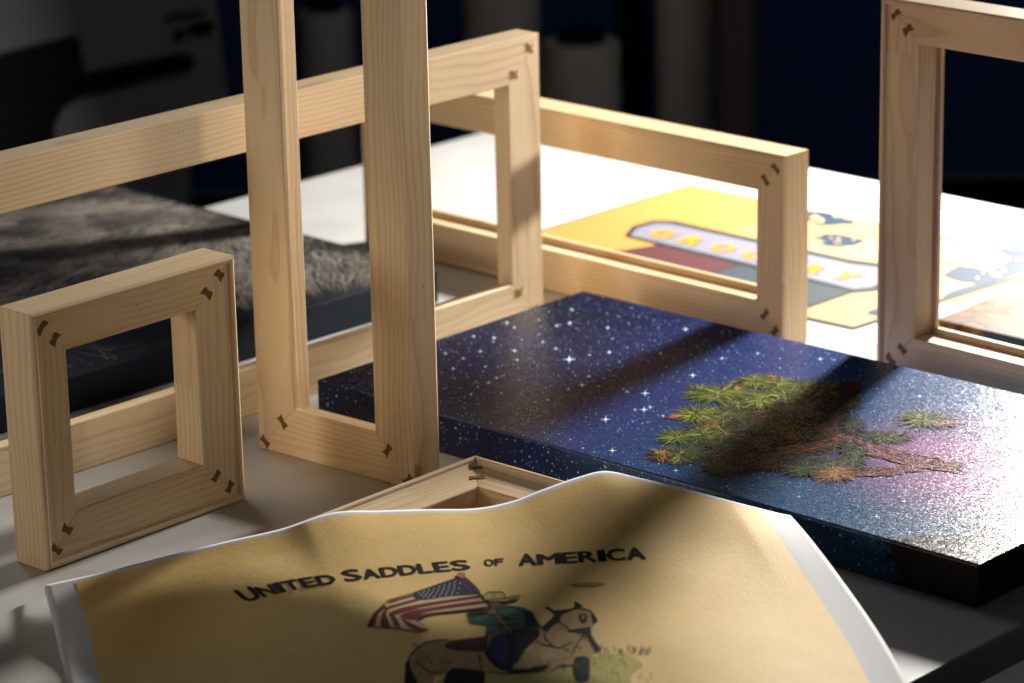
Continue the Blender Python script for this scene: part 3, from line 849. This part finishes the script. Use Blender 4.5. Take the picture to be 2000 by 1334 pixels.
for pts in ([(365, 640), (400, 570), (480, 507), (560, 490), (640, 487)], [(640, 690), (560, 700), (500, 680), (430, 620)], [(1180, 500), (1240, 520), (1330, 540), (1420, 500)], [(1240, 440), (1240, 480), (1290, 525)], [(880, 690), (1000, 700), (1180, 692)], [(1420, 290), (1520, 300), (1550, 330)], [(1290, 680), (1330, 650), (1420, 650)], [(820, 560), (830, 620), (850, 690)], [(1480, 460), (1440, 520), (1400, 600)], [(1330, 370), (1400, 430), (1480, 450)]):
    line(9, 4, *pts)
for a, b in ((500, 600), (430, 610), (600, 590), (640, 620), (1340, 610), (1380, 640), (1260, 610)):
    for q in range(5):
        ox, oy = rng.uniform(-26, 26), rng.uniform(-20, 20)
        line(5, 3, (a + ox, b + oy), (a + ox + rng.uniform(5, 16), b + oy + rng.uniform(14, 30)), col=(.14, .09, .045))
for k in range(120):
    a, b, dx, dy = rng.choice([(480, 540, 90, 40), (520, 620, 110, 50), (1330, 420, 60, 80), (1280, 560, 110, 60), (1400, 560, 60, 90), (760, 620, 100, 40), (420, 650, 30, 90), (1000, 660, 60, 15), (1480, 420, 30, 50)])
    x, y = a + rng.uniform(-dx, dx), b + rng.uniform(-dy, dy)
    line(rng.uniform(3, 6), 3, (x, y), (x + rng.uniform(8, 26), y + rng.uniform(10, 34)), col=rng.choice([(.16, .10, .05), (.25, .165, .08), (.10, .06, .03)]))
# saddle, trousers, boot
fill((.085, .035, .04), 4, (608, 530), (650, 493), (840, 468), (890, 460), (905, 560), (760, 552), (650, 546))
line(8, 5, (608, 532), (650, 546), (760, 553), (880, 560))
fill(NAVY, 5, (868, 445), (1000, 415), (1190, 415), (1200, 470), (1110, 560), (1060, 640), (1010, 690), (930, 620), (870, 555))
fill(BLK, 6, (1010, 430), (1190, 425), (1195, 470), (1100, 560), (1060, 640), (1000, 670), (1010, 560))
fill((.22, .14, .05), 6, (880, 470), (905, 450), (1010, 428), (1008, 442), (910, 468), (880, 540))
fill((.40, .30, .15), 6, (1040, 640), (1180, 645), (1150, 672), (1040, 672))
# shirt
GR = (.045, .115, .085)
fill(GR, 6, (752, 315), (850, 308), (950, 272), (1090, 282), (1160, 315), (1200, 380), (1215, 415), (1000, 425), (880, 442), (868, 392), (780, 382))
fill((.012, .025, .022), 7, (752, 315), (852, 310), (900, 322), (860, 335), (775, 345))
fill((.012, .025, .022), 7, (1090, 300), (1160, 322), (1205, 410), (1110, 415), (1120, 360))
fill((.085, .20, .15), 7, (960, 300), (1040, 292), (1060, 310), (1000, 325), (950, 320))
fill((.085, .20, .15), 7, (790, 350), (870, 335), (880, 350), (820, 372))
fill((.012, .025, .022), 7, (940, 350), (1060, 330), (1000, 352), (1090, 362), (960, 372))
fill((.012, .025, .022), 7, (880, 400), (980, 385), (1080, 395), (960, 405))
fill((.40, .26, .09), 1, (1392, 140), (1450, 126), (1540, 122), (1612, 130), (1600, 144), (1520, 154), (1430, 154))
line(4, 2, (1394, 142), (1450, 152), (1530, 152), (1606, 138), col=(.25, .15, .05))
# head and hat
fill((.28, .13, .05), 8, (890, 250), (965, 250), (958, 280), (905, 288))
fill((.55, .46, .13), 9, (858, 208), (880, 193), (970, 190), (985, 205), (988, 238), (870, 246))
fill((.55, .46, .13), 9, (850, 232), (985, 228), (1040, 215), (1085, 214), (1070, 236), (1000, 250), (890, 252))
line(7, 10, (858, 208), (880, 193), (970, 190), (985, 205), (988, 232)); line(7, 10, (850, 234), (890, 252), (1000, 250), (1070, 236), (1085, 214), (1040, 217), (985, 232), (870, 240))
line(5, 10, (905, 200), (915, 232), (930, 198)); line(9, 10, (1010, 240), (1060, 226))
# flag
fill(CREAM, 5, (250, 242), (415, 195), (690, 98), (832, 195), (895, 292), (750, 302), (520, 328), (430, 362), (505, 430), (460, 442), (300, 412), (120, 402), (170, 318), (225, 270))
fill(NAVY, 6, (415, 193), (690, 98), (738, 92), (832, 195), (640, 215), (458, 240))
for r in range(6):
    for k in range(8 - r // 2):
        t = (k + .5 + .5 * (r % 2)) / 8.6; s = (r + .6) / 6.6
        x = 425 + t * (700 - 425) + s * (45 + t * 60); y = 196 - t * 92 + s * (42 + t * 50)
        tri_poly(bm, [(680 + .31 * a, 1100 + .31 * b) for a, b in ((x - 6, y), (x, y - 4.5), (x + 6, y), (x, y + 4.5))], (.62, .52, .30), 7, None, D3(7))
fill((.05, .06, .20), 7, (705, 118), (722, 112), (800, 195), (780, 198))
for p in ([(258, 246), (415, 200), (422, 214), (246, 264)], [(240, 286), (300, 264), (440, 226), (457, 240), (300, 282), (234, 302)], [(262, 318), (340, 286), (460, 262), (640, 235), (838, 207), (850, 224), (640, 254), (470, 285), (290, 332)], [(330, 332), (400, 306), (500, 288), (680, 262), (864, 240), (874, 258), (680, 286), (510, 312), (430, 336), (350, 350)], [(340, 352), (450, 332), (510, 320), (700, 300), (884, 278), (894, 294), (700, 310), (520, 327), (430, 363)],
          [(120, 402), (170, 320), (226, 272), (240, 285), (190, 330), (168, 398)], [(204, 402), (214, 330), (232, 300), (256, 290), (240, 330), (268, 410), (216, 410)], [(262, 322), (300, 345), (330, 402), (338, 414), (298, 402), (280, 360)], [(332, 352), (420, 392), (505, 430), (460, 443), (390, 415)]):
    fill(RD, 6, *p)
line(5, 8, (120, 402), (170, 318), (250, 242), (415, 193), (690, 97)); line(5, 8, (120, 403), (300, 414), (460, 443), (506, 430), (430, 363), (520, 328), (750, 303), (895, 293))
line(16, 8, (705, 85), (850, 225), (1030, 442), col=(.10, .05, .02)); line(16, 10, (905, 305), (1030, 444), col=(.33, .19, .07))
fill((.45, .17, .05), 9, (684, 80), (700, 66), (735, 68), (738, 84), (724, 102), (704, 100))
fill((.33, .15, .06), 9, (876, 312), (920, 292), (935, 318), (905, 330), (880, 325))
link_flat('printed_cowboy', bm, INKW, poster)

# ------------------------------------------------------------------ dim workshop behind the table
PTH = .80
def rv(px, py, P0, th):
    d = ray(px, py); nrm = Vector((-math.sin(th), math.cos(th), 0))
    t = (Vector((P0[0], P0[1], 0)) - CAM).dot(nrm) / d.dot(nrm)
    q = CAM + d * t
    return ((q.x - P0[0]) * math.cos(th) + (q.y - P0[1]) * math.sin(th), q.z)
P0 = (-.62, 5.5)
printer = tag(empty('large_printer', (P0[0], P0[1], -.75), (0, 0, PTH)), 'dim grey wide format printer with black slots standing behind the table at the left', 'printer')
BODY = plain('grey_printer_plastic', (.26, .27, .27), .5, .4, .05)
BLKP = plain('black_printer_plastic', (.006, .006, .007), .5, .3)
def prt(name, pts, y0, y1, m, bev=.01):
    bm = bmesh.new()
    uv = [rv(px, py, P0, PTH) for px, py in pts]
    lo = [bm.verts.new((a, y0, b + .75)) for a, b in uv]; hi = [bm.verts.new((a, y1, b + .75)) for a, b in uv]
    n = len(uv)
    bm.faces.new(lo); bm.faces.new(hi[::-1])
    for i in range(n): bm.faces.new((lo[i], lo[(i + 1) % n], hi[(i + 1) % n], hi[i]))
    return link(name, bm, m, printer)
prt('body', [(-500, -400), (395, -400), (423, 0), (444, 180), (450, 250), (376, 270), (372, 345), (365, 520), (90, 560), (93, 235), (-200, 330), (-500, 380)], 0, .5, BODY)
prt('front_opening', [(-500, 225), (0, 103), (144, 67), (159, 143), (354, 102), (372, 110), (369, 132), (156, 186), (120, 205), (100, 240), (93, 560), (-500, 640)], -.012, -.001, BLKP)
def oval(cx, cy, rx, ry, tilt=-.2, n=20):
    return [(cx + rx * math.copysign(abs(math.cos(a)) ** .7, math.cos(a)), cy + ry * math.copysign(abs(math.sin(a)) ** .7, math.sin(a)) + tilt * rx * math.cos(a)) for a in [2 * math.pi * k / n for k in range(n)]]
prt('display', oval(388, 54, 22, 13), -.012, -.001, BLKP)
prt('button', oval(348, 66, 9, 11), -.010, -.001, BLKP)
prt('button', oval(338, 73, 6, 5), -.010, -.001, BLKP)
prt('name_plate', oval(357, 29, 40, 6), -.006, -.001, plain('dark_blue_plate', (.02, .03, .05), .5, .3))
prt('side_trim', [(100, 235), (122, 208), (155, 190), (170, 480), (100, 500)], -.006, -.001, plain('grey_trim', (.25, .26, .27), .5, .3))

ROLLM = plain('grey_roll_wrap', (.5, .49, .47), .7, .2, .06, 6)
DKROLL = plain('dark_roll_wrap', (.10, .09, .09), .7, .2, .06, 6)
def roll(pxl, pxr, pytop, Y, m, label, core=True):
    d0, d1 = ray(pxl, pytop), ray(pxr, pytop)
    a, b = CAM + d0 * (Y / d0.y), CAM + d1 * (Y / d1.y)
    r = (b - a).length / 2; c = (a + b) / 2; hz = c.z + .75
    root = tag(empty('paper_roll', (c.x, c.y, -.75)), label, 'roll', 'rolls standing behind the table')
    bm = bmesh.new()
    bmesh.ops.create_cone(bm, cap_ends=True, segments=48, radius1=r, radius2=r, depth=hz)
    bmesh.ops.translate(bm, vec=(0, 0, hz / 2), verts=bm.verts[:])
    es = [e for e in bm.edges if all(v.co.z > hz - .001 for v in e.verts)]
    bmesh.ops.bevel(bm, geom=es, offset=.004, segments=2, affect='EDGES')
    link('wrap', bm, m, root)
    bm = bmesh.new()
    bmesh.ops.create_cone(bm, cap_ends=True, segments=32, radius1=r * .62, radius2=r * .62, depth=.02)
    bmesh.ops.translate(bm, vec=(0, 0, hz + .009), verts=bm.verts[:])
    link('end_cap', bm, BLKP, root)
roll(900, 1052, -160, 5.6, ROLLM, 'tall grey roll standing upright left of the short black-capped roll, dim background')
roll(1058, 1212, 80, 5.4, ROLLM, 'short grey roll with a black end cap standing upright behind the low wide frame')
roll(1275, 1400, -260, 5.7, ROLLM, 'tall grey roll standing upright right of the dark gap, dim background')
roll(1392, 1482, -200, 5.5, DKROLL, 'narrow brown roll standing upright beside the dark blue wall')
roll(1200, 1268, -220, 6.0, BLKP, 'thin black cylinder standing in for the dark gap between the grey rolls')  # not a roll: black filler put into the dark gap
roll(580, 690, 20, 5.9, plain('white_roll_wrap', (.5, .5, .5), .7, .2), 'pale roll standing upright in the dark between the posts of the tall frame')
